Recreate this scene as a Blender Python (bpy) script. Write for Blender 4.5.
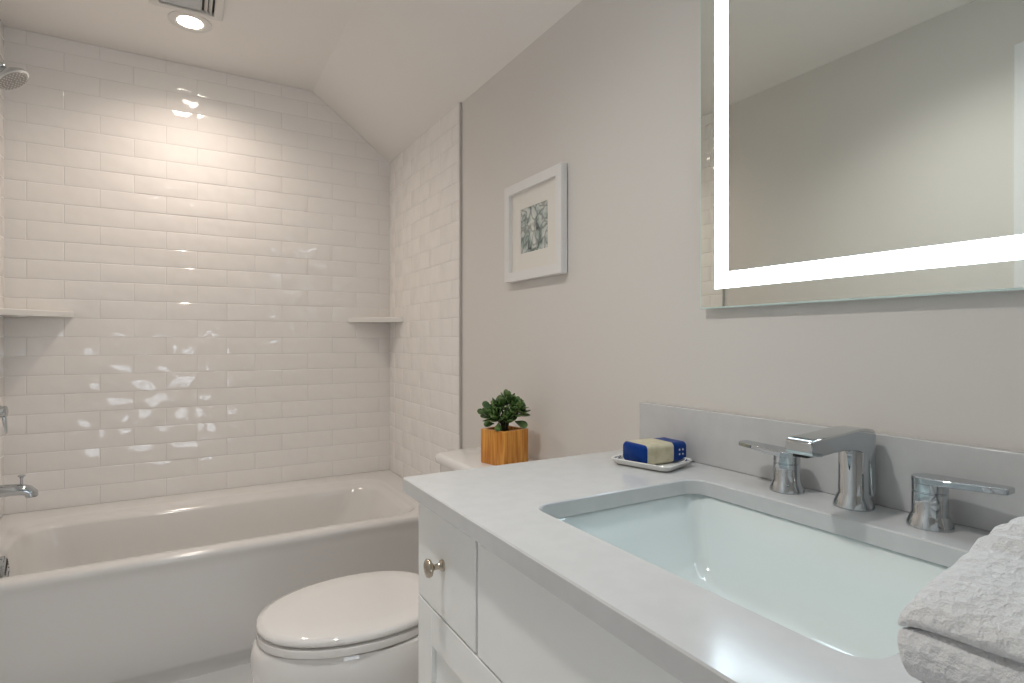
import bpy, bmesh, math, random
from mathutils import Vector, Matrix, noise

random.seed(7)
SC = bpy.context.scene
COL = SC.collection
PI = math.pi
for o in list(bpy.data.objects):
    bpy.data.objects.remove(o)

# ------------------------------------------------------------------ camera
cam_d = bpy.data.cameras.new('camera')
cam_d.sensor_width = 36.0
cam_d.lens = 567.7 / 1024 * 36.0
cam_d.clip_start = 0.02
cam_d.shift_y = -0.0007
cam = bpy.data.objects.new('camera', cam_d)
COL.objects.link(cam)
cam.location = (0, 0, 1.08)
cam.rotation_euler = (PI / 2, 0, -0.52565)
SC.camera = cam

# ------------------------------------------------------------------ world, exposure
LAMP = 14.0         # glowing faces of the tub downlight and the added fill light
TUB_BEAM = 20.0     # beam of the downlight over the tub
VANITY_FILL = 32.0  # beam of the added fill light near the vanity
LED = 9.0           # mirror light strip
SKY = 5.0           # daylight outside the window
w = bpy.data.worlds.new('daylight')
SC.world = w
w.use_nodes = True
bg = w.node_tree.nodes['Background']
bg.inputs[0].default_value = (0.80, 0.90, 1.0, 1)
bg.inputs[1].default_value = SKY
SC.view_settings.view_transform = 'Standard'
SC.view_settings.look = 'None'
SC.view_settings.exposure = 0.66
SC.view_settings.gamma = 1.0
SC.view_settings.use_curve_mapping = False
SC.cycles.max_bounces = 10
SC.cycles.diffuse_bounces = 6
SC.cycles.glossy_bounces = 5
SC.cycles.sample_clamp_indirect = 6.0
SC.cycles.use_denoising = True

# ------------------------------------------------------------------ room measures
XR, XL = 0.9265, -0.595     # right and left wall
YB, YF = 2.842, -1.25       # tiled wall behind the tub, wall behind the camera
ZC, ZS, XS = 2.28, 1.993, 0.541   # flat ceiling, foot of the slope, where the slope begins
ZT = 0.417                  # tub deck
YT = 2.034                  # tub apron
ZK = 0.832                  # counter top
YTILE = 1.985               # where the wall tile ends


# ------------------------------------------------------------------ materials
def mat(name, col, rough=0.5, metal=0.0, spec=0.5, coat=0.0, bump=None, noise_col=None, emit=None, strength=0):
    m = bpy.data.materials.new(name)
    m.use_nodes = True
    nt = m.node_tree
    b = nt.nodes['Principled BSDF']
    b.inputs['Base Color'].default_value = (*col, 1)
    b.inputs['Roughness'].default_value = rough
    b.inputs['Metallic'].default_value = metal
    b.inputs['Specular IOR Level'].default_value = spec
    b.inputs['Coat Weight'].default_value = coat
    b.inputs['Coat Roughness'].default_value = 0.03
    tc = nt.nodes.new('ShaderNodeTexCoord')
    if bump:
        sc, st, dist = bump[:3]
        n = nt.nodes.new('ShaderNodeTexNoise')
        n.inputs['Scale'].default_value = sc
        n.inputs['Detail'].default_value = bump[3] if len(bump) > 3 else 3
        nt.links.new(tc.outputs['Object'], n.inputs['Vector'])
        bp = nt.nodes.new('ShaderNodeBump')
        bp.inputs['Strength'].default_value = st
        bp.inputs['Distance'].default_value = dist
        nt.links.new(n.outputs['Fac'], bp.inputs['Height'])
        nt.links.new(bp.outputs['Normal'], b.inputs['Normal'])
    if noise_col:
        sc, c2, lo, hi = noise_col
        n = nt.nodes.new('ShaderNodeTexNoise')
        n.inputs['Scale'].default_value = sc
        n.inputs['Detail'].default_value = 5
        nt.links.new(tc.outputs['Object'], n.inputs['Vector'])
        r = nt.nodes.new('ShaderNodeValToRGB')
        r.color_ramp.elements[0].position = lo
        r.color_ramp.elements[0].color = (*col, 1)
        r.color_ramp.elements[1].position = hi
        r.color_ramp.elements[1].color = (*c2, 1)
        nt.links.new(n.outputs['Fac'], r.inputs['Fac'])
        nt.links.new(r.outputs['Color'], b.inputs['Base Color'])
    if emit:
        b.inputs['Emission Color'].default_value = (*emit, 1)
        b.inputs['Emission Strength'].default_value = strength
    return m


M = {}
M['paint'] = mat('wall_paint', (0.71, 0.68, 0.645), 0.55, spec=0.3, bump=(180, 0.06, 0.002))
M['ceiling'] = mat('ceiling_paint', (0.87, 0.84, 0.805), 0.7, spec=0.2, bump=(120, 0.05, 0.002))
M['tile'] = mat('white_glazed_tile', (0.87, 0.845, 0.82), 0.06, spec=0.5, bump=(13, 0.5, 0.008, 0.6))
M['grout'] = mat('grout', (0.76, 0.745, 0.73), 0.8, spec=0.2, bump=(300, 0.2, 0.001))
M['floor'] = mat('floor_tile', (0.76, 0.75, 0.74), 0.12, noise_col=(3, (0.82, 0.81, 0.80), 0.4, 0.65))
M['trimwhite'] = mat('white_trim_paint', (0.80, 0.81, 0.81), 0.3)
M['porcelain'] = mat('white_porcelain', (0.80, 0.78, 0.76), 0.06, coat=0.3)
M['enamel'] = mat('tub_enamel', (0.72, 0.705, 0.685), 0.13, coat=0.12, bump=(5, 0.06, 0.01))
M['basin'] = mat('sink_porcelain', (0.79, 0.855, 0.85), 0.05, coat=0.3)
M['quartz'] = mat('white_quartz', (0.58, 0.58, 0.58), 0.17, noise_col=(30, (0.60, 0.60, 0.60), 0.4, 0.6))
M['cabinet'] = mat('cabinet_paint', (0.86, 0.865, 0.85), 0.32)
M['chrome'] = mat('chrome', (0.54, 0.57, 0.59), 0.06, metal=1.0)
M['nickel'] = mat('satin_nickel', (0.50, 0.44, 0.36), 0.22, metal=1.0)
M['alu'] = mat('brushed_aluminium', (0.62, 0.63, 0.63), 0.3, metal=1.0)
M['black'] = mat('dark_void', (0.01, 0.01, 0.01), 0.6)
M['mirror'] = mat('mirror_silver', (0.80, 0.83, 0.79), 0.0, metal=1.0)
M['mirroredge'] = mat('polished_glass_edge', (0.72, 0.86, 0.82), 0.15)
M['led'] = mat('led_strip', (0.9, 0.95, 1.0), 0.4, emit=(0.70, 0.88, 1.0), strength=LED)
M['lamp'] = mat('lamp_diffuser', (1, 0.95, 0.88), 0.4, emit=(1.0, 0.90, 0.78), strength=LAMP)
M['plastic'] = mat('white_plastic', (0.74, 0.72, 0.69), 0.4)
M['grey_plastic'] = mat('grey_plastic', (0.52, 0.53, 0.54), 0.45)
M['frame'] = mat('white_frame_paint', (0.78, 0.77, 0.76), 0.45)
M['matboard'] = mat('cream_matboard', (0.80, 0.765, 0.71), 0.8, spec=0.1)
M['soil'] = mat('dark_soil', (0.025, 0.018, 0.012), 0.9, bump=(200, 0.8, 0.004))
M['stem'] = mat('succulent_stem', (0.05, 0.06, 0.025), 0.7)
M['leaf'] = mat('succulent_leaf', (0.045, 0.105, 0.022), 0.36, noise_col=(60, (0.17, 0.26, 0.085), 0.42, 0.72))
M['ceramic'] = mat('dish_ceramic', (0.80, 0.79, 0.76), 0.15)
M['blue'] = mat('blue_waxed_paper', (0.002, 0.038, 0.22), 0.4, spec=0.15, bump=(60, 0.3, 0.003))
M['navy'] = mat('navy_waxed_paper', (0.010, 0.018, 0.16), 0.3, bump=(60, 0.2, 0.003))
M['glass'] = None


def wood_mat():
    m = bpy.data.materials.new('orange_wood')
    m.use_nodes = True
    nt = m.node_tree
    b = nt.nodes['Principled BSDF']
    b.inputs['Roughness'].default_value = 0.45
    tc = nt.nodes.new('ShaderNodeTexCoord')
    mp = nt.nodes.new('ShaderNodeMapping')
    mp.inputs['Scale'].default_value = (1, 1, 0.08)
    n = nt.nodes.new('ShaderNodeTexNoise')
    n.inputs['Scale'].default_value = 110
    n.inputs['Detail'].default_value = 4
    n.inputs['Distortion'].default_value = 0.6
    r = nt.nodes.new('ShaderNodeValToRGB')
    r.color_ramp.elements[0].position = 0.33
    r.color_ramp.elements[0].color = (0.52, 0.165, 0.012, 1)
    r.color_ramp.elements[1].position = 0.68
    r.color_ramp.elements[1].color = (0.85, 0.41, 0.08, 1)
    nt.links.new(tc.outputs['Object'], mp.inputs['Vector'])
    nt.links.new(mp.outputs['Vector'], n.inputs['Vector'])
    nt.links.new(n.outputs['Fac'], r.inputs['Fac'])
    nt.links.new(r.outputs['Color'], b.inputs['Base Color'])
    return m


M['wood'] = wood_mat()


def band_mat():
    m = mat('cream_paper_band', (0.60, 0.55, 0.40), 0.6, noise_col=(55, (0.50, 0.44, 0.28), 0.45, 0.7))
    return m


M['band'] = band_mat()


def towel_mat():
    m = mat('white_terry', (0.74, 0.74, 0.745), 0.95, spec=0.1)
    nt = m.node_tree
    b = nt.nodes['Principled BSDF']
    b.inputs['Sheen Weight'].default_value = 0.4
    tc = nt.nodes.new('ShaderNodeTexCoord')
    n = nt.nodes.new('ShaderNodeTexNoise')
    n.inputs['Scale'].default_value = 600
    n.inputs['Detail'].default_value = 3
    v = nt.nodes.new('ShaderNodeTexVoronoi')
    v.inputs['Scale'].default_value = 140
    mx = nt.nodes.new('ShaderNodeMath')
    mx.operation = 'MULTIPLY_ADD'
    mx.inputs[1].default_value = 0.55
    bp = nt.nodes.new('ShaderNodeBump')
    bp.inputs['Strength'].default_value = 0.85
    bp.inputs['Distance'].default_value = 0.0035
    nt.links.new(tc.outputs['Object'], n.inputs['Vector'])
    nt.links.new(tc.outputs['Object'], v.inputs['Vector'])
    nt.links.new(n.outputs['Fac'], mx.inputs[0])
    nt.links.new(v.outputs['Distance'], mx.inputs[2])
    nt.links.new(mx.outputs[0], bp.inputs['Height'])
    nt.links.new(bp.outputs['Normal'], b.inputs['Normal'])
    return m


M['towel'] = towel_mat()


def print_mat():
    m = bpy.data.materials.new('botanical_print')
    m.use_nodes = True
    nt = m.node_tree
    b = nt.nodes['Principled BSDF']
    b.inputs['Roughness'].default_value = 0.7
    tc = nt.nodes.new('ShaderNodeTexCoord')
    n0 = nt.nodes.new('ShaderNodeTexNoise')
    n0.inputs['Scale'].default_value = 14
    vm = nt.nodes.new('ShaderNodeVectorMath')
    vm.operation = 'MULTIPLY_ADD'
    vm.inputs[1].default_value = (0.09, 0.09, 0.09)
    v = nt.nodes.new('ShaderNodeTexVoronoi')
    v.feature = 'DISTANCE_TO_EDGE'
    v.inputs['Scale'].default_value = 28
    n = nt.nodes.new('ShaderNodeTexNoise')
    n.inputs['Scale'].default_value = 22
    n.inputs['Detail'].default_value = 4
    r1 = nt.nodes.new('ShaderNodeValToRGB')
    e = r1.color_ramp.elements
    e[0].position = 0.32
    e[0].color = (0.10, 0.085, 0.10, 1)
    e[1].position = 0.66
    e[1].color = (0.74, 0.73, 0.67, 1)
    k = e.new(0.42)
    k.color = (0.33, 0.40, 0.36, 1)
    k = e.new(0.52)
    k.color = (0.58, 0.61, 0.58, 1)
    r2 = nt.nodes.new('ShaderNodeValToRGB')
    r2.color_ramp.elements[0].position = 0.02
    r2.color_ramp.elements[0].color = (0.35, 0.38, 0.37, 1)
    r2.color_ramp.elements[1].position = 0.14
    r2.color_ramp.elements[1].color = (1, 1, 1, 1)
    mx = nt.nodes.new('ShaderNodeMix')
    mx.data_type = 'RGBA'
    mx.blend_type = 'MULTIPLY'
    mx.inputs[0].default_value = 0.8
    L = nt.links.new
    L(tc.outputs['Object'], n0.inputs['Vector'])
    L(n0.outputs['Color'], vm.inputs[0])
    L(tc.outputs['Object'], vm.inputs[2])
    L(vm.outputs[0], v.inputs['Vector'])
    L(vm.outputs[0], n.inputs['Vector'])
    L(n.outputs['Fac'], r1.inputs['Fac'])
    L(v.outputs['Distance'], r2.inputs['Fac'])
    L(r1.outputs['Color'], mx.inputs[6])
    L(r2.outputs['Color'], mx.inputs[7])
    L(mx.outputs[2], b.inputs['Base Color'])
    return m


M['print'] = print_mat()


def glass_mat():
    m = bpy.data.materials.new('window_glass')
    m.use_nodes = True
    nt = m.node_tree
    nt.nodes.clear()
    o = nt.nodes.new('ShaderNodeOutputMaterial')
    t = nt.nodes.new('ShaderNodeBsdfTransparent')
    g = nt.nodes.new('ShaderNodeBsdfGlossy')
    g.inputs['Roughness'].default_value = 0.0
    x = nt.nodes.new('ShaderNodeMixShader')
    x.inputs[0].default_value = 0.06
    nt.links.new(t.outputs[0], x.inputs[1])
    nt.links.new(g.outputs[0], x.inputs[2])
    nt.links.new(x.outputs[0], o.inputs[0])
    return m


M['glass'] = glass_mat()


# ------------------------------------------------------------------ mesh helpers
def new():
    return bmesh.new()


def link(name, bm, m, parent=None, smooth=None, loc=None, rotz=0.0, bevel=0.0, seg=2, sub=0):
    """link a bmesh as ONE object; loc is the object's own origin, vertices are given relative to it"""
    bmesh.ops.recalc_face_normals(bm, faces=bm.faces)
    me = bpy.data.meshes.new(name)
    bm.to_mesh(me)
    bm.free()
    for mm in (m if isinstance(m, (list, tuple)) else [m]):
        me.materials.append(M[mm])
    o = bpy.data.objects.new(name, me)
    COL.objects.link(o)
    if parent:
        o.parent = parent
    if loc:
        o.location = loc
    o.rotation_euler = (0, 0, rotz)
    if bevel:
        b = o.modifiers.new('soft_edge', 'BEVEL')
        b.width = bevel
        b.segments = seg
        b.limit_method = 'ANGLE'
        b.angle_limit = math.radians(40)
    if sub:
        s = o.modifiers.new('smooth', 'SUBSURF')
        s.levels = sub
        s.render_levels = sub
    if smooth is not None:
        me.shade_smooth()
        if smooth < 180:
            me.set_sharp_from_angle(angle=math.radians(smooth))
    elif bevel:
        me.shade_smooth()
        me.set_sharp_from_angle(angle=math.radians(35))
    return o


def thing(name, label, cat, loc=(0, 0, 0), rotz=0.0, group=None):
    o = bpy.data.objects.new(name, None)
    o.empty_display_size = 0.05
    COL.objects.link(o)
    o.location = loc
    o.rotation_euler = (0, 0, rotz)
    tag(o, label, cat, group)
    return o


def tag(o, label, cat, group=None):
    o['label'] = label
    o['category'] = cat
    o['kind'] = 'thing'
    if group:
        o['group'] = group
    return o


def struct(o, label=None, cat=None):
    o['kind'] = 'structure'
    if label:
        o['label'] = label
        o['category'] = cat
    return o


def box(bm, x0, x1, y0, y1, z0, z1, mi=0):
    vs = [bm.verts.new(p) for p in ((x0, y0, z0), (x1, y0, z0), (x1, y1, z0), (x0, y1, z0), (x0, y0, z1), (x1, y0, z1), (x1, y1, z1), (x0, y1, z1))]
    for f in ((0, 3, 2, 1), (4, 5, 6, 7), (0, 1, 5, 4), (1, 2, 6, 5), (2, 3, 7, 6), (3, 0, 4, 7)):
        bm.faces.new([vs[i] for i in f]).material_index = mi
    return vs


def poly(bm, pts, mi=0):
    f = bm.faces.new([bm.verts.new(p) for p in pts])
    f.material_index = mi
    return f


def prism(bm, pts, vec, mi=0):
    """closed prism from a planar outline and an extrusion vector"""
    a = [bm.verts.new(p) for p in pts]
    b = [bm.verts.new(Vector(p) + Vector(vec)) for p in pts]
    n = len(pts)
    bm.faces.new(a[::-1]).material_index = mi
    bm.faces.new(b).material_index = mi
    for i in range(n):
        bm.faces.new((a[i], a[(i + 1) % n], b[(i + 1) % n], b[i])).material_index = mi


def rr(cx, cy, hx, hy, r, z, n=6):
    """rounded rectangle loop, equal count for every loop of one loft"""
    r = min(r, hx - 1e-4, hy - 1e-4)
    out = []
    for q, (sx, sy) in enumerate(((1, 1), (-1, 1), (-1, -1), (1, -1))):
        for k in range(n + 1):
            a = PI / 2 * (q + k / n)
            out.append((cx + sx * (hx - r) + r * math.cos(a), cy + sy * (hy - r) + r * math.sin(a), z))
    return out


def loft(bm, loops, cap0=True, cap1=True, mi=0):
    L = [[bm.verts.new(p) for p in lp] for lp in loops]
    n = len(L[0])
    for a, b in zip(L, L[1:]):
        for i in range(n):
            bm.faces.new((a[i], a[(i + 1) % n], b[(i + 1) % n], b[i])).material_index = mi
    if cap0:
        bm.faces.new(L[0][::-1]).material_index = mi
    if cap1:
        bm.faces.new(L[-1]).material_index = mi
    return L


def lathe(bm, prof, n=32, axis='z', at=(0, 0, 0), cap=True, mi=0):
    """prof: (radius, height) pairs turned about an axis through at"""
    loops = []
    for r, h in prof:
        lp = []
        for k in range(n):
            a = 2 * PI * k / n
            c, s = r * math.cos(a), r * math.sin(a)
            p = {'z': (c, s, h), 'x': (h, c, s), 'y': (s, h, c)}[axis]
            lp.append((p[0] + at[0], p[1] + at[1], p[2] + at[2]))
        loops.append(lp)
    loft(bm, loops, cap, cap, mi)


def tube(bm, pts, rad, n=12, mi=0):
    pts = [Vector(p) for p in pts]
    rads = rad if isinstance(rad, (list, tuple)) else [rad] * len(pts)
    loops = []
    up = Vector((0, 0, 1))
    for i, p in enumerate(pts):
        d = (pts[min(i + 1, len(pts) - 1)] - pts[max(i - 1, 0)]).normalized()
        if abs(d.dot(up)) > 0.95:
            ref = Vector((0, 1, 0))
        else:
            ref = up
        u = d.cross(ref).normalized()
        v = u.cross(d)
        loops.append([p + (u * math.cos(2 * PI * k / n) + v * math.sin(2 * PI * k / n)) * rads[i] for k in range(n)])
    loft(bm, loops, True, True, mi)


# ================================================================== THE SETTING
# floor
b = new()
box(b, XL - 0.1, XR + 0.1, YF - 0.1, YB + 0.1, -0.06, 0.0)
struct(link('floor', b, 'floor'))

# ceiling: flat with a sloped side
b = new()
prism(b, [(XL - 0.1, YF - 0.1, ZC), (XS, YF - 0.1, ZC), (XR + 0.02, YF - 0.1, ZS - 0.015), (XR + 0.1, YF - 0.1, ZS - 0.07), (XR + 0.1, YF - 0.1, ZC + 0.1), (XL - 0.1, YF - 0.1, ZC + 0.1)],
      (0, YB - YF + 0.2, 0))
struct(link('ceiling', b, 'ceiling'))

# painted walls
b = new()
box(b, XR, XR + 0.1, YF - 0.1, YB + 0.1, 0, ZS + 0.03)
wall_right = struct(link('wall_right', b, 'paint'))
b = new()
box(b, XL - 0.1, XL, YF - 0.1, -0.02, 0, ZC + 0.02)
box(b, XL - 0.1, XL, 0.72, YB + 0.1, 0, ZC + 0.02)
box(b, XL - 0.1, XL, -0.02, 0.72, 2.01, ZC + 0.02)
wall_left = struct(link('wall_left', b, 'paint'))
b = new()
box(b, XL - 0.1, XR + 0.1, YB + 0.012, YB + 0.1, 0, ZC + 0.02)
wall_back = struct(link('wall_back', b, 'paint'))
# wall behind the camera, with the window opening
WX0, WX1, WZ0, WZ1 = -0.46, 0.02, 0.22, 0.80
b = new()
box(b, XL - 0.1, WX0, YF - 0.1, YF, 0, ZC + 0.02)
box(b, WX1, XR + 0.1, YF - 0.1, YF, 0, ZC + 0.02)
box(b, WX0, WX1, YF - 0.1, YF, 0, WZ0)
box(b, WX0, WX1, YF - 0.1, YF, WZ1, ZC + 0.02)
struct(link('wall_front', b, 'paint'))

# window behind the camera
b = new()
for a in ((WX0 - 0.06, WX0 + 0.02), (WX1 - 0.02, WX1 + 0.06)):
    box(b, a[0], a[1], YF - 0.07, YF + 0.02, WZ0 - 0.06, WZ1 + 0.06)
for a in ((WZ0 - 0.06, WZ0 + 0.02), (WZ1 - 0.02, WZ1 + 0.06)):
    box(b, WX0, WX1, YF - 0.07, YF + 0.02, a[0], a[1])
win = struct(link('window_1', b, 'trimwhite', bevel=0.004))
b = new()
xm, zm = (WX0 + WX1) / 2, (WZ0 + WZ1) / 2
for k in (1, 2):
    x = WX0 + (WX1 - WX0) * k / 3
    box(b, x - 0.012, x + 0.012, YF - 0.05, YF - 0.02, WZ0, WZ1)
for k in (1, 2, 3):
    z = WZ0 + (WZ1 - WZ0) * k / 4
    h = 0.022 if k == 2 else 0.012
    box(b, WX0, WX1, YF - 0.051, YF - 0.019, z - h, z + h)
link('muntins', b, 'trimwhite', win)
b = new()
box(b, WX0, WX1, YF - 0.037, YF - 0.033, WZ0, WZ1)
link('pane', b, 'glass', win)

# door in the left wall, seen in the mirror
b = new()
box(b, XL - 0.09, XL + 0.012, 0.72, 0.80, 0, 2.07)
box(b, XL - 0.09, XL + 0.012, -0.10, -0.02, 0, 2.07)
box(b, XL - 0.09, XL + 0.012, -0.02, 0.72, 1.99, 2.07)
door = struct(link('door_1', b, 'trimwhite', bevel=0.004))
b = new()
box(b, XL - 0.085, XL - 0.045, -0.015, 0.715, 0.008, 1.985)
for z0, z1 in ((0.2, 0.95), (1.1, 1.85)):
    box(b, XL - 0.050, XL - 0.040, 0.10, 0.60, z0, z1)
link('door_panel', b, 'trimwhite', door, bevel=0.003)
b = new()
lathe(b, [(0.025, 0), (0.025, 0.008), (0.010, 0.012), (0.010, 0.035), (0.024, 0.045), (0.027, 0.06), (0.018, 0.072), (0.004, 0.075)], 20, 'x', (XL - 0.046, 0.64, 0.95))
link('door_handle', b, 'nickel', door, smooth=40)

# baseboards
b = new()
box(b, XR - 0.014, XR + 0.005, 0.992, YTILE - 0.03, 0, 0.11)
struct(link('baseboard_right', b, 'trimwhite', bevel=0.004))
b = new()
box(b, XL - 0.005, XL + 0.014, 0.805, YTILE - 0.03, 0, 0.11)
box(b, XL - 0.005, XL + 0.014, YF + 0.02, -0.105, 0, 0.11)
struct(link('baseboard_left', b, 'trimwhite', bevel=0.004))

# ------------------------------------------------------------------ wall tile, real tiles with soft edges
TP, TLEN, GAP, TH = 0.0753, 0.2312, 0.0018, 0.0085


def tiles(origin, udir, ndir, u0, u1, z0, nrow, phase, clip=None):
    """running-bond tile field: origin + u*udir + z, tile faces stand out along ndir"""
    bm = new()
    O, U, N, Zv = Vector(origin), Vector(udir), Vector(ndir), Vector((0, 0, 1))

    def P(u, z, d):
        return O + U * u + Zv * z + N * d
    rnd = random.Random(3)
    top = z0 + nrow * TP
    # grout bed
    a = [P(u0, z0, 0), P(u1, z0, 0), P(u1, top, 0), P(u0, top, 0)]
    prism(bm, a, N * (TH - 0.0016), 1)
    for k in range(nrow):
        za, zb = z0 + k * TP + GAP / 2, z0 + (k + 1) * TP - GAP / 2
        ph = phase + (0 if k % 2 == 0 else TLEN / 2)
        i0 = math.floor((u0 - ph) / TLEN) - 1
        u = ph + i0 * TLEN
        while u < u1:
            ua, ub = max(u + GAP / 2, u0), min(u + TLEN - GAP / 2, u1)
            if ub - ua > 0.006:
                tu, tz = rnd.gauss(0, 0.0012), rnd.gauss(0, 0.0045)
                dd = rnd.gauss(0, 0.0002)
                m = min(0.0035, (ub - ua) / 3)
                uc, zc = (ua + ub) / 2, (za + zb) / 2

                def D(uu, zz, base):
                    return base + dd + tu * (uu - uc) + tz * (zz - zc)
                rows = [[(ua, za), (ub, za), (ub, zb), (ua, zb)]]
                l0 = [bm.verts.new(P(x, z, TH - 0.003)) for x, z in rows[0]]
                l1 = [bm.verts.new(P(x, z, D(x, z, TH - 0.0012))) for x, z in rows[0]]
                e = m * 0.45
                q = [(ua + e, za + e), (ub - e, za + e), (ub - e, zb - e), (ua + e, zb - e)]
                l2 = [bm.verts.new(P(x, z, D(x, z, TH - 0.0003))) for x, z in q]
                q = [(ua + m, za + m), (ub - m, za + m), (ub - m, zb - m), (ua + m, zb - m)]
                l3 = [bm.verts.new(P(x, z, D(x, z, TH))) for x, z in q]
                for A, B in ((l0, l1), (l1, l2), (l2, l3)):
                    for i in range(4):
                        bm.faces.new((A[i], A[(i + 1) % 4], B[(i + 1) % 4], B[i]))
                bm.faces.new(l3)
            u += TLEN
    if clip:
        for co, no in clip:
            g = bm.verts[:] + bm.edges[:] + bm.faces[:]
            bmesh.ops.bisect_plane(bm, geom=g, plane_co=co, plane_no=no, clear_outer=True)
    return bm


def tile_link(name, bm, parent):
    o = link(name, bm, ['tile', 'grout'], parent, smooth=14)
    return o


SLOPE_N = Vector((ZC - ZS, 0, XR - XS)).normalized()
clips = [((0, 0, ZC - 0.001), (0, 0, 1)), ((XS, 0, ZC - 0.001), SLOPE_N)]
tile_link('tile_surround', tiles((0, YB + 0.0085, 0), (1, 0, 0), (0, -1, 0), XL, XR, ZT, 26, 0.4015, clips), wall_back)
tile_link('tile_surround', tiles((XR + 0.001, 0, 0), (0, 1, 0), (-1, 0, 0), YTILE, YB, ZT, 22, YB - 0.2, clips), wall_right)
tile_link('tile_surround', tiles((XL - 0.001, 0, 0), (0, 1, 0), (1, 0, 0), YTILE, YB, ZT, 26, YB - 0.2, clips), wall_left)
# below the deck, beside the apron
b = new()
box(b, XR - 0.0075, XR + 0.001, YTILE, YT + 0.01, 0, ZT)
link('tile_return', b, 'tile', wall_right)
b = new()
box(b, XL - 0.001, XL + 0.0075, YTILE, YT + 0.01, 0, ZT)
link('tile_return', b, 'tile', wall_left)
# metal edge trims
b = new()
box(b, XR - 0.0105, XR + 0.002, YTILE - 0.007, YTILE, 0, ZS - 0.0005)
struct(link('trim_1', b, 'alu'))
b = new()
box(b, XL - 0.002, XL + 0.0105, YTILE - 0.007, YTILE, 0, ZC - 0.001)
struct(link('trim_2', b, 'alu'))

# ================================================================== BATHTUB
XTL, XTR = XL + 0.0072, XR - 0.0072
YTB = YB + 0.0006
tub = thing('bathtub', 'white alcove bathtub with a smooth apron below the tiled wall', 'bathtub', ((XTL + XTR) / 2, (YT + YTB) / 2, 0))
hx, hy = (XTR - XTL) / 2, (YTB - YT) / 2


def tl(dx0, dx1, dy0, dy1, r, z):
    """loop inset from the tub's outer rectangle: left, right, front, back"""
    x0, x1, y0, y1 = -hx + dx0, hx - dx1, -hy + dy0, hy - dy1
    return rr((x0 + x1) / 2, (y0 + y1) / 2, (x1 - x0) / 2, (y1 - y0) / 2, r, z, 10)


b = new()
loft(b, [
    tl(0, 0, 0.055, 0, 0.002, 0.0),
    tl(0, 0, 0.055, 0, 0.002, 0.025),
    tl(0, 0, 0.050, 0, 0.002, 0.040),
    tl(0, 0, 0.032, 0, 0.002, 0.055),
    tl(0, 0, 0.024, 0, 0.002, 0.070),
    tl(0, 0, 0.016, 0, 0.002, 0.20),
    tl(0, 0, 0.010, 0, 0.002, 0.36),
    tl(0, 0, 0.006, 0, 0.002, 0.385),
    tl(0, 0, 0.000, 0, 0.002, 0.396),
    tl(0, 0, 0.000, 0, 0.002, 0.405),
    tl(0, 0, 0.004, 0, 0.003, 0.413),
    tl(0, 0, 0.012, 0, 0.004, ZT),
    tl(0.050, 0.095, 0.052, 0.118, 0.11, ZT + 0.001),
    tl(0.062, 0.107, 0.062, 0.130, 0.11, ZT - 0.003),
    tl(0.068, 0.112, 0.066, 0.136, 0.115, ZT - 0.010),
    tl(0.074, 0.120, 0.072, 0.150, 0.12, ZT - 0.014),
    tl(0.084, 0.135, 0.080, 0.170, 0.125, ZT - 0.020),
    tl(0.090, 0.145, 0.085, 0.178, 0.125, ZT - 0.032),
    tl(0.105, 0.185, 0.10, 0.190, 0.13, ZT - 0.12),
    tl(0.125, 0.250, 0.12, 0.205, 0.14, ZT - 0.22),
    tl(0.150, 0.300, 0.14, 0.225, 0.15, ZT - 0.29),
    tl(0.190, 0.350, 0.18, 0.265, 0.14, ZT - 0.325),
    tl(0.260, 0.420, 0.24, 0.320, 0.10, ZT - 0.335),
], True, True)
link('tub_shell', b, 'enamel', tub, smooth=60)
# overflow plate on the drain-end wall
b = new()
lathe(b, [(0.034, 0.0), (0.036, 0.004), (0.034, 0.009), (0.031, 0.010)], 32, 'x', (0, 0, 0))
ov = link('overflow_plate', b, 'chrome', tub, smooth=30, loc=(-hx + 0.096, -0.085, 0.364))
ov.rotation_euler = (0, -0.2, 0)
b = new()
for k in range(-4, 5):
    h = math.sqrt(max(0.030 ** 2 - (k * 0.0068) ** 2, 0))
    prism(b, [(0.0098, -h, k * 0.0068 - 0.0015 - h * 0.5), (0.0098, h, k * 0.0068 - 0.0015 + h * 0.5), (0.0098, h, k * 0.0068 + 0.0015 + h * 0.5), (0.0098, -h, k * 0.0068 + 0.0015 - h * 0.5)], (0.0008, 0, 0))
bmesh.ops.delete(b, geom=[v for v in b.verts if math.hypot(v.co.y, v.co.z) > 0.036], context='VERTS')
link('overflow_slots', b, 'black', ov)

# tub spout on the left wall
YV = 2.42
sp = thing('tub_spout', 'chrome tub filler spout low on the left tiled wall', 'spout', (XL + 0.0085 - 0.008, YV, 0.591))
b = new()
lathe(b, [(0.030, 0), (0.030, 0.006), (0.027, 0.012)], 28, 'x')
link('wall_flange', b, 'chrome', sp, smooth=30)
b = new()
loops = []
for x, z, ry, rz, tilt in ((0.0, 0.0, 0.024, 0.023, 0), (0.06, 0.001, 0.023, 0.021, 0), (0.11, 0.002, 0.022, 0.019, 0), (0.132, 0.001, 0.022, 0.019, 0.25), (0.150, -0.004, 0.021, 0.019, 0.7), (0.162, -0.013, 0.020, 0.018, 1.2), (0.163, -0.024, 0.019, 0.017, 1.55)):
    d = Vector((math.cos(tilt), 0, -math.sin(tilt)))
    up = Vector((math.sin(tilt), 0, math.cos(tilt)))
    loops.append([Vector((x, 0, z)) + up * (math.sin(2 * PI * k / 24) * rz) + Vector((0, 1, 0)) * (math.cos(2 * PI * k / 24) * ry) for k in range(24)])
loft(b, loops)
sb = link('spout_body', b, 'chrome', sp, smooth=50)
b = new()
lathe(b, [(0.0145, 0), (0.0145, -0.0012)], 20, 'z', (0.163, 0, -0.0245))
link('spout_mouth', b, 'black', sp)
b = new()
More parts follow.
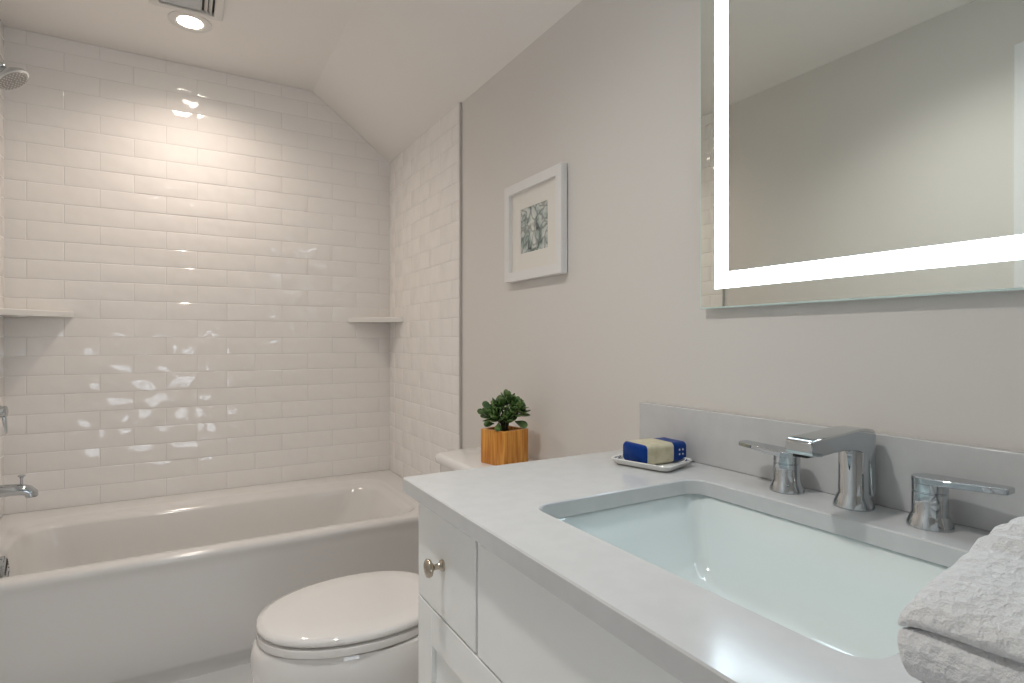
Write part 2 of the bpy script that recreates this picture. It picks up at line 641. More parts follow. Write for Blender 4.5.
lathe(b, [(0.004, 0.0), (0.004, 0.018), (0.0065, 0.024), (0.0105, 0.026), (0.0105, 0.0295), (0.006, 0.031)], 20, 'z', (0.137, 0, 0.018))
link('diverter_knob', b, 'chrome', sp, smooth=40)

# shower valve
va = thing('shower_valve', 'chrome shower valve with a hanging lever on the left tiled wall', 'shower valve', (XL + 0.0085, YV, 0.850))
b = new()
lathe(b, [(0.075, 0), (0.075, 0.004), (0.066, 0.010), (0.03, 0.014)], 40, 'x')
link('escutcheon', b, 'chrome', va, smooth=30)
b = new()
lathe(b, [(0.024, 0.010), (0.024, 0.040), (0.020, 0.046), (0.020, 0.080), (0.019, 0.090), (0.015, 0.093)], 28, 'x')
link('valve_hub', b, 'chrome', va, smooth=30)
b = new()
loft(b, [rr(0.084, 0.0, 0.0055, 0.0085, 0.004, 0.0, 4), rr(0.087, 0, 0.005, 0.008, 0.004, -0.03, 4), rr(0.090, 0, 0.004, 0.007, 0.0035, -0.068, 4), rr(0.090, 0, 0.003, 0.005, 0.0025, -0.072, 4)])
link('lever', b, 'chrome', va, smooth=50)

# shower head
sh = thing('showerhead', 'round chrome shower head on a bent arm high at left', 'shower head', (XL + 0.0085, YV, 2.02))
b = new()
lathe(b, [(0.030, 0), (0.029, 0.004), (0.018, 0.012), (0.010, 0.015)], 28, 'x')
link('wall_flange', b, 'chrome', sh, smooth=30)
b = new()
arm = [(0.0, 0, 0), (0.018, 0, 0.0), (0.034, 0, -0.005), (0.048, -0.001, -0.018), (0.068, -0.003, -0.042)]
tube(b, arm, 0.0085, 14)
link('shower_arm', b, 'chrome', sh, smooth=60)
hd = Vector((0.60, -0.10, -0.79)).normalized()
q = Vector((0, 0, -1)).rotation_difference(hd).to_matrix().to_4x4()
b = new()
lathe(b, [(0.010, 0.040), (0.014, 0.036), (0.014, 0.028), (0.011, 0.024), (0.016, 0.014), (0.032, 0.004), (0.047, -0.008), (0.0515, -0.016), (0.0515, -0.021), (0.047, -0.0225)], 36)
HC = Vector((0.096, -0.006, -0.076))
bmesh.ops.transform(b, matrix=Matrix.Translation(HC) @ q, verts=b.verts)
head = link('spray_head', b, 'chrome', sh, smooth=40)
b = new()
lathe(b, [(0.044, -0.0222), (0.043, -0.0245)], 36)
bmesh.ops.transform(b, matrix=Matrix.Translation(HC) @ q, verts=b.verts)
M['spray'] = mat('spray_face_rubber', (0.30, 0.29, 0.27), 0.35)
link('spray_face', b, 'spray', head, smooth=30)
b = new()
for ring, cnt in ((0.010, 6), (0.020, 12), (0.030, 18), (0.039, 24)):
    for k in range(cnt):
        a = 2 * PI * k / cnt
        lathe(b, [(0.0022, -0.024), (0.0014, -0.0268)], 8, 'z', (ring * math.cos(a), ring * math.sin(a), 0))
bmesh.ops.transform(b, matrix=Matrix.Translation(HC) @ q, verts=b.verts)
link('nozzles', b, 'alu', head)



def beam(parent, watts, col, angle, blend):
    d = bpy.data.lights.new('downlight_beam', 'SPOT')
    d.energy = watts
    d.color = col
    d.spot_size = math.radians(angle)
    d.spot_blend = blend
    d.shadow_soft_size = 0.045
    o = bpy.data.objects.new('downlight_beam', d)
    COL.objects.link(o)
    o.parent = parent
    o.location = (0, 0, -0.012)
    return o


# corner shelves
def corner_shelf(label, sx, xc, z):
    t = new()
    L = 0.213
    n = 10
    out = [(0, 0)]
    pts = []
    for k in range(n + 1):
        f = k / n
        bow = 0.010 * math.sin(PI * f)
        x, y = L * (1 - f), L * f
        pts.append((x + bow * 0.707, y + bow * 0.707))
    outl = [(0, 0)] + pts
    prism(t, [(sx * x, -y, 0) for x, y in outl], (0, 0, 0.024))
    o = link('corner_shelf', t, 'ceramic', loc=(xc, YB + 0.0005, z), bevel=0.003)
    tag(o, label, 'shelf', 'tub corner shelves')
    return o


corner_shelf('white ceramic corner shelf above the tub spout', 1, XL + 0.007, 1.172)
corner_shelf('white ceramic corner shelf in the tiled corner opposite the shower head', -1, XR - 0.007, 1.170)

# ================================================================== CEILING FIXTURES
lt = thing('recessed_light', 'round lit recessed downlight in the ceiling over the tub', 'ceiling light', (0.024, 2.455, ZC))
b = new()
lathe(b, [(0.073, 0.001), (0.073, -0.003), (0.068, -0.005), (0.050, -0.005), (0.0415, -0.002), (0.0415, 0.001)], 40, cap=False)
link('trim_ring', b, 'plastic', lt, smooth=40)
b = new()
lathe(b, [(0.0420, -0.0005), (0.0420, -0.003), (0.039, -0.0038)], 40)
link('diffuser', b, 'lamp', lt, smooth=30)

beam(lt, TUB_BEAM, (1.0, 0.85, 0.735), 154, 1.0)

vt = thing('exhaust_fan_grille', 'square white exhaust fan grille in the ceiling beside the downlight', 'vent', (0.013, 2.258, ZC))
b = new()
o_, i_ = 0.117, 0.086
loft(b, [rr(0, 0, o_, o_, 0.006, 0.001, 3), rr(0, 0, o_, o_, 0.006, -0.008, 3), rr(0, 0, o_ - 0.006, o_ - 0.006, 0.005, -0.013, 3), rr(0, 0, i_ + 0.003, i_ + 0.003, 0.004, -0.015, 3), rr(0, 0, i_, i_, 0.004, -0.012, 3), rr(0, 0, i_, i_, 0.004, 0.001, 3)], False, False)
link('grille_frame', b, 'plastic', vt, smooth=30)
b = new()
box(b, -i_, i_, -i_, i_, -0.001, 0.0008)
link('duct_opening', b, 'black', vt)
b = new()
loft(b, [rr(-0.018, 0, 0.064, 0.076, 0.006, -0.002, 3), rr(-0.018, 0, 0.064, 0.076, 0.006, -0.011, 3), rr(-0.018, 0, 0.058, 0.070, 0.006, -0.014, 3), rr(-0.018, 0, 0.054, 0.066, 0.005, -0.012, 3)])
link('centre_panel', b, 'grey_plastic', vt, smooth=30)
b = new()
for k in range(2):
    x = 0.054 + k * 0.014
    prism(b, [(x, -0.08, -0.002), (x + 0.008, -0.08, -0.012), (x + 0.010, -0.08, -0.012), (x + 0.003, -0.08, -0.002)], (0, 0.16, 0))
link('louvers', b, 'plastic', vt)

# second downlight, added as fill, nearer the door (unseen above the frame's top edge)
lt_fill = thing('recessed_light', 'unseen round downlight added as fill in the ceiling in front of the vanity', 'ceiling light', (0.0, 0.85, ZC))
b = new()
lathe(b, [(0.078, 0.001), (0.078, -0.004), (0.072, -0.007), (0.060, -0.006), (0.056, -0.002), (0.056, 0.001)], 40, cap=False)
link('trim_ring', b, 'plastic', lt_fill, smooth=40)
b = new()
lathe(b, [(0.0565, -0.0005), (0.0565, -0.003), (0.053, -0.0038)], 40)
M['fill_lamp'] = mat('fill_diffuser', (1, 0.97, 0.93), 0.4, emit=(1.0, 0.96, 0.92), strength=LAMP)
link('diffuser', b, 'fill_lamp', lt_fill, smooth=30)

beam(lt_fill, VANITY_FILL, (1.0, 0.98, 0.95), 142, 1.0)

# ================================================================== TOILET
TY = 1.48
to = thing('toilet', 'white elongated toilet with closed lid between tub and vanity', 'toilet', (-0.006, TY, 0))


def egg(x0, x1, hw, z, n=40, sq=0.0):
    """elongated seat outline, tip at x0, flat-ish hinge end at x1"""
    xc = x0 + (x1 - x0) * 0.56
    out = []
    for k in range(n):
        a = 2 * PI * k / n
        c, s = math.cos(a), math.sin(a)
        if c < 0:
            x = xc + (xc - x0) * c
            y = hw * math.copysign(abs(s) ** 0.92, s)
        else:
            p = 2.6
            x = xc + (x1 - xc) * abs(c) ** (2 / p)
            y = hw * math.copysign(abs(s) ** (2 / p), s) * (1 - 0.10 * abs(c))
        out.append((x, y, z))
    return out


ZL = 0.406
b = new()
loft(b, [egg(0.170, 0.610, 0.172, ZL - 0.020), egg(0.160, 0.615, 0.181, ZL - 0.019), egg(0.157, 0.617, 0.184, ZL - 0.013), egg(0.161, 0.615, 0.181, ZL - 0.005), egg(0.176, 0.607, 0.168, ZL - 0.0015), egg(0.24, 0.57, 0.12, ZL), egg(0.33, 0.50, 0.05, ZL + 0.0005)])
link('lid', b, 'porcelain', to, smooth=70)
b = new()
loft(b, [egg(0.168, 0.600, 0.174, ZL - 0.045), egg(0.159, 0.605, 0.182, ZL - 0.044), egg(0.157, 0.606, 0.184, ZL - 0.037), egg(0.158, 0.605, 0.183, ZL - 0.027), egg(0.170, 0.600, 0.172, ZL - 0.0245)])
link('seat', b, 'porcelain', to, smooth=60)
b = new()
loft(b, [egg(0.30, 0.80, 0.115, 0.0), egg(0.292, 0.80, 0.12, 0.012), egg(0.285, 0.79, 0.122, 0.06), egg(0.25, 0.77, 0.130, 0.13), egg(0.185, 0.75, 0.156, 0.20), egg(0.152, 0.73, 0.178, 0.26), egg(0.144, 0.72, 0.187, 0.305), egg(0.148, 0.71, 0.186, 0.338), egg(0.158, 0.70, 0.181, 0.356), egg(0.19, 0.68, 0.16, 0.3575)])
link('bowl', b, 'porcelain', to, smooth=60)
b = new()
box(b, 0.60, 0.72, -0.105, 0.105, 0.31, 0.357)
link('tank_deck', b, 'porcelain', to, bevel=0.012, seg=4)
b = new()
for s in (-1, 1):
    b = new()
    lathe(b, [(0.013, -0.02), (0.014, 0.0), (0.014, 0.018), (0.010, 0.022)], 18, 'z', (0.628, s * 0.07, ZL - 0.022))
    link('hinge', b, 'porcelain', to, smooth=40)
b = new()
xt0, xt1 = 0.700, 0.918
cx_, hx_ = (xt0 + xt1) / 2, (xt1 - xt0) / 2
loft(b, [rr(cx_ + 0.01, 0, hx_ - 0.022, 0.170, 0.04, 0.335, 6), rr(cx_ + 0.006, 0, hx_ - 0.012, 0.182, 0.045, 0.37, 6), rr(cx_, 0, hx_, 0.200, 0.05, 0.60, 6), rr(cx_, 0, hx_, 0.203, 0.05, 0.699, 6)])
link('tank', b, 'porcelain', to, smooth=50)
b = new()


def lidloop(z, d, r):
    x0, x1 = 0.690 + d, 0.9215 - d
    return rr((x0 + x1) / 2, 0, (x1 - x0) / 2, 0.213 - d, r, z, 8)


loft(b, [lidloop(0.698, 0.012, 0.035), lidloop(0.700, 0.002, 0.04), lidloop(0.706, 0.0, 0.04), lidloop(0.718, 0.001, 0.04), lidloop(0.725, 0.005, 0.036), lidloop(0.728, 0.014, 0.03)])
link('tank_lid', b, 'porcelain', to, smooth=50)
b = new()
lathe(b, [(0.012, 0.0), (0.012, -0.012), (0.008, -0.014)], 18, 'x', (0.704, 0.145, 0.655))
tube(b, [(0.690, 0.145, 0.655), (0.688, 0.11, 0.651), (0.688, 0.075, 0.646)], [0.006, 0.0055, 0.005], 10)
link('flush_lever', b, 'chrome', to, smooth=50)

# ================================================================== VANITY
XC0 = 0.346        # counter front edge
XV = 0.367         # drawer faces
YV1 = 0.970        # far side of the cabinet
YV0 = -0.105       # near side
YS = 0.480         # sink centre
va = thing('vanity_cabinet', 'white painted shaker vanity cabinet under the quartz counter', 'cabinet', (XV, 0, 0))
D = XR - XV
b = new()
box(b, 0.020, D - 0.002, YV0, YV0 + 0.018, 0.0, 0.806)
box(b, 0.020, D - 0.002, YV1 - 0.018, YV1, 0.0, 0.806)
box(b, D - 0.012, D - 0.002, YV0 + 0.018, YV1 - 0.018, 0.09, 0.806)
box(b, 0.020, D - 0.012, YV0 + 0.018, YV1 - 0.018, 0.09, 0.108)
box(b, 0.07, 0.085, YV0 + 0.018, YV1 - 0.018, 0.0, 0.09)
box(b, 0.020, 0.036, YV0 + 0.018, YV1 - 0.018, 0.62, 0.806)
box(b, 0.020, 0.036, YV0 + 0.018, YV1 - 0.018, 0.09, 0.13)
link('carcass', b, 'cabinet', va, bevel=0.001)
ZD0, ZD1, ZDT = 0.6265, 0.6230, 0.802    # drawer foot, door head, drawer head


def knob(parent, y, z):
    k = new()
    lathe(k, [(0.0095, 0.0), (0.0095, -0.003), (0.006, -0.005), (0.0045, -0.010), (0.0048, -0.016), (0.008, -0.019), (0.0135, -0.022), (0.0150, -0.0255), (0.0135, -0.0285), (0.007, -0.0305), (0.002, -0.031)], 28, 'x', (0, y, z))
    return link('knob', k, 'nickel', parent, smooth=50)


def flat_front(name, y0, y1, z0, z1):
    k = new()
    box(k, 0, 0.0195, y0, y1, z0, z1)
    return link(name, k, 'cabinet', va, bevel=0.0015)


def shaker(name, y0, y1, z0, z1, rail=0.062):
    k = new()
    box(k, 0, 0.0195, y0, y0 + rail, z0, z1)
    box(k, 0, 0.0195, y1 - rail, y1, z0, z1)
    box(k, 0, 0.0195, y0 + rail, y1 - rail, z1 - rail, z1)
    box(k, 0, 0.0195, y0 + rail, y1 - rail, z0, z0 + rail)
    box(k, 0.009, 0.016, y0 + rail, y1 - rail, z0 + rail, z1 - rail)
    return link(name, k, 'cabinet', va, bevel=0.001)


dr = flat_front('drawer', 0.7385, YV1 - 0.001, ZD0, ZDT)
knob(dr, 0.857, 0.714)
flat_front('false_front', 0.226, 0.7325, ZD0, ZDT)
dr = flat_front('drawer', YV0 + 0.001, 0.2225, ZD0, ZDT)
knob(dr, 0.06, 0.714)
dn = shaker('door', 0.4765, YV1 - 0.001, 0.095, ZD1)
knob(dn, 0.505, 0.56)
dn = shaker('door', YV0 + 0.001, 0.4735, 0.095, ZD1)
knob(dn, 0.445, 0.56)

# countertop with the sink cut-out
SX, SHX, SHY = 0.627, 0.1735, 0.242       # sink opening
cy0, cy1 = -0.13, 0.994
b = new()
N = 8
ox0, ox1 = XC0, XR - 0.0005
ocx, ohx = (ox0 + ox1) / 2, (ox1 - ox0) / 2
ocy, ohy = (cy0 + cy1) / 2, (cy1 - cy0) / 2
zb = ZK - 0.0255
loops = [
    rr(SX, YS, SHX + 0.0015, SHY + 0.0015, 0.033, zb, N),
    rr(ocx, ocy, ohx, ohy, 0.002, zb, N),
    rr(ocx, ocy, ohx, ohy, 0.002, ZK - 0.002, N),
    rr(ocx, ocy, ohx - 0.002, ohy - 0.002, 0.002, ZK, N),
    rr(SX, YS, SHX + 0.002, SHY + 0.002, 0.034, ZK, N),
    rr(SX, YS, SHX, SHY, 0.032, ZK - 0.002, N),
    rr(SX, YS, SHX, SHY, 0.032, zb, N),
]
loft(b, loops, False, False)
bmesh.ops.remove_doubles(b, verts=b.verts, dist=1e-5)
ct = link('countertop', b, 'quartz', smooth=35)
tag(ct, 'white quartz countertop with eased edge and rectangular sink cut-out', 'countertop')

bs = new()
box(bs, XR - 0.0205, XR - 0.0005, cy0, 0.980, ZK + 0.0003, ZK + 0.107)
bo = link('backsplash', bs, 'quartz', bevel=0.0012)
tag(bo, 'low white quartz backsplash strip along the wall behind the faucet', 'backsplash')

# undermount sink
si = thing('sink', 'white rectangular undermount sink below the quartz counter', 'sink', (SX, YS, zb))
b = new()
e = 0.006
loft(b, [
    rr(0, 0, SHX + 0.022, SHY + 0.022, 0.045, -0.0008, N),
    rr(0, 0, SHX + e, SHY + e, 0.028, -0.0008, N),
    rr(0, 0, SHX + e - 0.003, SHY + e - 0.003, 0.026, -0.0035, N),
    rr(0, 0, SHX - 0.010, SHY - 0.014, 0.022, -0.055, N),
    rr(0, 0, SHX - 0.022, SHY - 0.032, 0.024, -0.105, N),
    rr(0, 0, SHX - 0.036, SHY - 0.055, 0.03, -0.128, N),
    rr(0, 0, SHX - 0.075, SHY - 0.110, 0.05, -0.138, N),
    rr(0, 0, 0.030, 0.030, 0.029, -0.143, N),
    rr(0, 0, 0.024, 0.024, 0.0235, -0.146, N),
    rr(0, 0, 0.024, 0.024, 0.0235, -0.165, N),
    rr(0, 0, 0.036, 0.036, 0.035, -0.165, N),
    rr(0, 0, SHX - 0.060, SHY - 0.100, 0.05, -0.152, N),
    rr(0, 0, SHX - 0.018, SHY - 0.038, 0.046, -0.136, N),
    rr(0, 0, SHX + 0.002, SHY - 0.005, 0.040, -0.06, N),
    rr(0, 0, SHX + 0.012, SHY + 0.012, 0.045, -0.014, N),
    rr(0, 0, SHX + 0.022, SHY + 0.022, 0.045, -0.012, N),
], False, False)
L = b.verts[:]
n_ = 4 * (N + 1)
b.verts.ensure_lookup_table()
for i in range(n_):
    b.faces.new((b.verts[15 * n_ + i], b.verts[15 * n_ + (i + 1) % n_], b.verts[(i + 1) % n_], b.verts[i]))
link('basin', b, 'basin', si, smooth=50)
b = new()
lathe(b, [(0.029, -0.1425), (0.029, -0.140), (0.022, -0.139), (0.021, -0.1415), (0.004, -0.1405)], 28)
link('drain', b, 'chrome', si, smooth=40)

# ------------------------------------------------------------------ faucet
fa = thing('faucet', 'chrome widespread faucet with two lever handles behind the sink', 'faucet', (0.868, YS - 0.002, ZK + 0.0003))
b = new()
lathe(b, [(0.0275, 0.0), (0.0275, 0.003), (0.0225, 0.017), (0.0205, 0.021), (0.0205, 0.085), (0.019, 0.088)], 36)
spt = link('spout', b, 'chrome', fa, smooth=30)
b = new()
side = [(0.025, 0.015), (0.025, 0.110), (0.019, 0.116), (0.004, 0.1185), (-0.020, 0.119), (-0.056, 0.1165), (-0.131, 0.112), (-0.135, 0.109), (-0.137, 0.095), (-0.133, 0.091), (-0.112, 0.088), (-0.105, 0.089), (-0.082, 0.091), (-0.052, 0.091), (-0.022, 0.088), (-0.006, 0.083), (0.006, 0.074), (0.012, 0.060), (0.013, 0.040), (0.014, 0.015)]
prism(b, [(x, -0.0195, z) for x, z in side], (0, 0.039, 0))
link('spout_arm', b, 'chrome', spt, bevel=0.0022, seg=3)
b = new()
box(b, -0.132, -0.114, -0.010, 0.010, 0.0872, 0.0905)
link('aerator', b, 'black', spt)


def handle(dy, sgn):
    k = new()
    lathe(k, [(0.0265, 0.0), (0.0265, 0.003), (0.0225, 0.014), (0.0205, 0.018), (0.0205, 0.0455), (0.0196, 0.0462), (0.0196, 0.0472), (0.0205, 0.048), (0.0205, 0.058)], 36)
    h = link('handle', k, 'chrome', fa, smooth=30, loc=(-0.004, dy, 0))
    k = new()
    # flat blade lever: rounded round the post, then a long thin bar that rises a little
    outl = []
    for i in range(13):
        a = PI / 2 + PI * i / 12
        outl.append((0.0208 * math.sin(a) * 1.0, 0.0208 * math.cos(a)))
    pts = [(x, y) for x, y in outl]
    loopb, loopt = [], []
    plan = [(0.0208 * math.cos(PI * i / 12), -0.0208 * math.sin(PI * i / 12)) for i in range(13)]
    plan = plan[::-1] + [(0.0185, 0.03), (0.0125, 0.083), (0.009, 0.087), (-0.009, 0.087), (-0.0125, 0.083), (-0.0185, 0.03)]
    for x, y in plan:
        t = max(y, 0)
        loopb.append((x, sgn * y, 0.0575 + t * 0.055))
        loopt.append((x, sgn * y, 0.0665 + t * 0.04))
    lo, to_ = [k.verts.new(p) for p in loopb], [k.verts.new(p) for p in loopt]
    n = len(lo)
    k.faces.new(lo[::-1])
    k.faces.new(to_)
    for i in range(n):
        k.faces.new((lo[i], lo[(i + 1) % n], to_[(i + 1) % n], to_[i]))
    link('lever', k, 'chrome', h, bevel=0.0014, seg=2)


handle(0.106, 1)
handle(-0.102, -1)

# ------------------------------------------------------------------ lighted mirror
MX = XR - 0.018
MY0, MY1, MZ0, MZ1 = 0.160, 0.806, 1.144, 1.935
mi = thing('lighted_mirror', 'frameless wall mirror with a glowing white light strip border', 'mirror', (MX, (MY0 + MY1) / 2, MZ0))
hy_ = (MY1 - MY0) / 2
H = MZ1 - MZ0
b = new()


def mrect(x, d):
    return [(x, -hy_ + d, d), (x, hy_ - d, d), (x, hy_ - d, H - d), (x, -hy_ + d, H - d)]


MF = [[b.verts.new(p) for p in lp] for lp in (mrect(0.004, 0), mrect(0.0012, 0), mrect(0, 0.0028))]
for A_, B_ in zip(MF, MF[1:]):
    for i in range(4):
        b.faces.new((A_[i], A_[(i + 1) % 4], B_[(i + 1) % 4], B_[i])).material_index = 1
b.faces.new(MF[2]).material_index = 0
b.faces.new(MF[0][::-1]).material_index = 1
mo = link('mirror_glass', b, ['mirror', 'mirroredge'], mi)
b = new()
i0, i1 = 0.038, 0.069      # strip inset and its inner edge
q0 = [(-hy_ + i0, i0), (hy_ - i0, i0), (hy_ - i0, H - i0), (-hy_ + i0, H - i0)]
q1 = [(-hy_ + i1, i1), (hy_ - i1, i1), (hy_ - i1, H - i1), (-hy_ + i1, H - i1)]
A = [b.verts.new((-0.0006, y, z)) for y, z in q0]
B = [b.verts.new((-0.0006, y, z)) for y, z in q1]
A2 = [b.verts.new((0.0003, y, z)) for y, z in q0]
B2 = [b.verts.new((0.0003, y, z)) for y, z in q1]
for i in range(4):
    j = (i + 1) % 4
    b.faces.new((A[i], A[j], B[j], B[i]))
    b.faces.new((A[i], A2[i], A2[j], A[j]))
    b.faces.new((B[i], B[j], B2[j], B2[i]))
link('light_strip', b, 'led', mi)
b = new()
box(b, 0.004, 0.0178, -hy_ + 0.05, hy_ - 0.05, 0.05, H - 0.05)
link('back_box', b, 'alu', mi)

# ------------------------------------------------------------------ framed print
PY0, PY1, PZ0, PZ1 = 1.286, 1.606, 1.267, 1.573
pf = thing('framed_print', 'small square white framed botanical print on the painted wall', 'picture', (XR, (PY0 + PY1) / 2, (PZ0 + PZ1) / 2))
hw, hh = (PY1 - PY0) / 2, (PZ1 - PZ0) / 2
fw, dp = 0.030, 0.024


def frame_ring(bm, hw, hh, fw, x0, x1):
    q0 = [(-hw, -hh), (hw, -hh), (hw, hh), (-hw, hh)]
    q1 = [(-hw + fw, -hh + fw), (hw - fw, -hh + fw), (hw - fw, hh - fw), (-hw + fw, hh - fw)]
    V = [[bm.verts.new((x, y, z)) for y, z in q] for x, q in ((x0, q0), (x0, q1), (x1, q0), (x1, q1))]
    for i in range(4):
        j = (i + 1) % 4
        bm.faces.new((V[0][i], V[0][j], V[1][j], V[1][i]))
        bm.faces.new((V[2][i], V[3][i], V[3][j], V[2][j]))
        bm.faces.new((V[0][i], V[2][i], V[2][j], V[0][j]))
        bm.faces.new((V[1][i], V[1][j], V[3][j], V[3][i]))


b = new()
frame_ring(b, hw, hh, fw, -dp, -0.003)
link('frame', b, 'frame', pf, bevel=0.0015)
b = new()
frame_ring(b, hw - fw + 0.003, hh - fw + 0.003, 0.057, -0.0125, -0.0105)
link('mat_board', b, 'matboard', pf)
b = new()
box(b, -0.0104, -0.008, -0.090, 0.090, -0.090, 0.090)
link('print', b, 'print', pf)
b = new()
box(b, -0.008, -0.001, -hw + 0.012, hw - 0.012, -hh + 0.012, hh - 0.012)
link('backing', b, 'black', pf)

# ------------------------------------------------------------------ potted succulent on the tank
PZ = 0.7283
pp = thing('potted_succulent', 'small jade succulent in an orange wooden cube pot on the toilet tank', 'plant', (0.806, 1.432, PZ), rotz=math.radians(45 - 30))
S, HT = 0.0495, 0.098
b = new()
loft(b, [rr(0, 0, S - 0.001, S - 0.001, 0.003, 0, 4), rr(0, 0, S, S, 0.004, 0.002, 4), rr(0, 0, S, S, 0.004, HT - 0.002, 4), rr(0, 0, S - 0.0015, S - 0.0015, 0.004, HT, 4), rr(0, 0, S - 0.012, S - 0.012, 0.006, HT, 4), rr(0, 0, S - 0.0125, S - 0.0125, 0.006, HT - 0.02, 4)], True, True)
link('pot', b, 'wood', pp, smooth=35)
b = new()
g = 12
vv = [[b.verts.new(((i / g - 0.5) * 2 * (S - 0.013), (j / g - 0.5) * 2 * (S - 0.013), HT - 0.010 + 0.004 * noise.noise(Vector((i * 0.7, j * 0.7, 1))))) for j in range(g + 1)] for i in range(g + 1)]
for i in range(g):
    for j in range(g):
        b.faces.new((vv[i][j], vv[i + 1][j], vv[i + 1][j + 1], vv[i][j + 1]))
link('soil', b, 'soil', pp, smooth=180)
# branches in the pot's own axes: camera sees along +d
th = math.radians(45 - 30)
vd = Vector((math.sin(0.53 + th), math.cos(0.53 + th), 0))        # away from the camera
vr = Vector((math.cos(0.53 + th), -math.sin(0.53 + th), 0))       # to the camera's right
base = Vector((0, 0, HT - 0.012))


def W(r, d, z):
    return vr * r + vd * d + Vector((0, 0, HT + z))


tips = [  # right, depth, height, size
    (-0.042, -0.012, 0.040, 1.05), (-0.022, -0.022, 0.034, 1.05), (-0.010, -0.006, 0.066, 1.0), (0.010, 0.012, 0.082, 1.0), (0.030, 0.002, 0.070, 1.0),
    (0.044, 0.010, 0.048, 0.95), (0.022, -0.016, 0.050, 0.95), (-0.012, 0.024, 0.070, 0.9), (0.010, -0.024, 0.030, 0.9), (-0.030, 0.016, 0.050, 0.9), (0.038, -0.010, 0.062, 0.9)]
b = new()
for r, d, z, s in tips:
    t = W(r, d, z)
    mid = base.lerp(t, 0.5) + Vector((0, 0, 0.004)) - (vr * r) * 0.25
    tube(b, [base + Vector((r * 0.15, d * 0.15, 0)), mid, t], [0.0045, 0.0034, 0.0025], 8)
link('stems', b, 'stem', pp, smooth=60)


def leaf(bm, root, direction, normal, L, Wd, T):
    d = direction.normalized()
    n = (normal - d * normal.dot(d)).normalized()
    s = d.cross(n)
    rings = []
    for f, wf, tf, up in ((0.0, 0.16, 0.7, 0.0), (0.22, 0.48, 1.0, 0.02), (0.5, 0.92, 1.0, 0.05), (0.74, 1.0, 0.9, 0.10), (0.90, 0.72, 0.7, 0.15), (0.985, 0.30, 0.4, 0.185)):
        c = root + d * (L * f) + n * (L * up)
        rings.append([c + s * (math.cos(2 * PI * k / 10) * Wd / 2 * wf) + n * (math.sin(2 * PI * k / 10) * T / 2 * tf + abs(math.cos(2 * PI * k / 10)) * Wd * 0.08 * wf) for k in range(10)])
    loft(bm, rings)


b = new()
rl = random.Random(11)
for r, d, z, s in tips:
    t = W(r, d, z * 0.95)
    out = Vector((t.x, t.y, 0)) * 0.9 + Vector((0, 0, 0.035))
    ax = (out.normalized() + Vector((0, 0, 0.6))).normalized()
    u = ax.orthogonal().normalized()
    v = ax.cross(u)
    a0 = rl.uniform(0, 6)
    for tier, (cnt, lean, ln, off) in enumerate(((4, 1.25, 0.038, -0.008), (4, 0.80, 0.034, -0.002), (2, 0.35, 0.026, 0.003))):
        for k in range(cnt):
            a = a0 + tier * 0.7 + 2 * PI * k / cnt + rl.uniform(-0.25, 0.25)
            rad = u * math.cos(a) + v * math.sin(a)
            le = lean + rl.uniform(-0.2, 0.2)
            dr_ = rad * math.sin(le) + ax * math.cos(le)
            nn = ax * math.sin(le) - rad * math.cos(le)
            q = ln * s * rl.uniform(0.85, 1.12)
            leaf(b, t + ax * off + rad * 0.002, dr_, nn, q, q * 0.60, 0.0055)
for (r, d, z), dv, q in (((0.030, -0.01, 0.022), vr * 1 - Vector((0, 0, 0.45)), 0.038), ((-0.016, -0.028, 0.020), -vd * 0.7 - Vector((0, 0, 0.7)) - vr * 0.1, 0.034), ((-0.03, -0.01, 0.016), -vr - Vector((0, 0, 0.15)), 0.03), ((-0.035, 0.0, 0.058), -vr + Vector((0, 0, 0.5)), 0.034), ((-0.05, 0.0, 0.045), -vr + Vector((0, 0, 0.15)), 0.03)):
    leaf(b, W(r, d, z), dv, -vd + Vector((0, 0, 0.5)), q, q * 0.6, 0.005)
link('foliage', b, 'leaf', pp, smooth=70)

# ------------------------------------------------------------------ soap and dish
sd = thing('soap_dish', 'white ceramic soap dish on the counter holding blue wrapped soap', 'dish', (0.810, 0.842, ZK + 0.0003), rotz=math.radians(16))
b = new()
a_, c_ = 0.053, 0.067
loft(b, [rr(0, 0, a_ - 0.012, c_ - 0.012, 0.012, 0, 5), rr(0, 0, a_ - 0.006, c_ - 0.006, 0.014, 0.003, 5), rr(0, 0, a_, c_, 0.016, 0.012, 5), rr(0, 0, a_ - 0.001, c_ - 0.001, 0.016, 0.0135, 5), rr(0, 0, a_ - 0.003, c_ - 0.003, 0.015, 0.0128, 5), rr(0, 0, a_ - 0.010, c_ - 0.010, 0.012, 0.0052, 5), rr(0, 0, a_ - 0.018, c_ - 0.018, 0.010, 0.0042, 5)])
link('dish', b, 'ceramic', sd, smooth=45)
M['blueglaze'] = mat('blue_sprig_glaze', (0.05, 0.08, 0.14), 0.2, noise_col=(260, (0.78, 0.77, 0.74), 0.44, 0.52))
b = new()
lo1, lo2 = rr(0, 0, a_ - 0.0045, c_ - 0.0045, 0.014, 0.0117, 5), rr(0, 0, a_ - 0.0085, c_ - 0.0085, 0.012, 0.0076, 5)
lo1 = [(x, y, z + 0.0006) for x, y, z in lo1]
lo2 = [(x, y, z + 0.0006) for x, y, z in lo2]
loft(b, [lo1, lo2], False, False)
link('painted_border', b, 'blueglaze', sd)

so = thing('soap_bar', 'soap bar in blue paper with a cream band, lying in the soap dish', 'soap', (0.826, 0.849, ZK + 0.0052), rotz=math.radians(-2))
lx, ly, lz = 0.0565, 0.0345, 0.0385


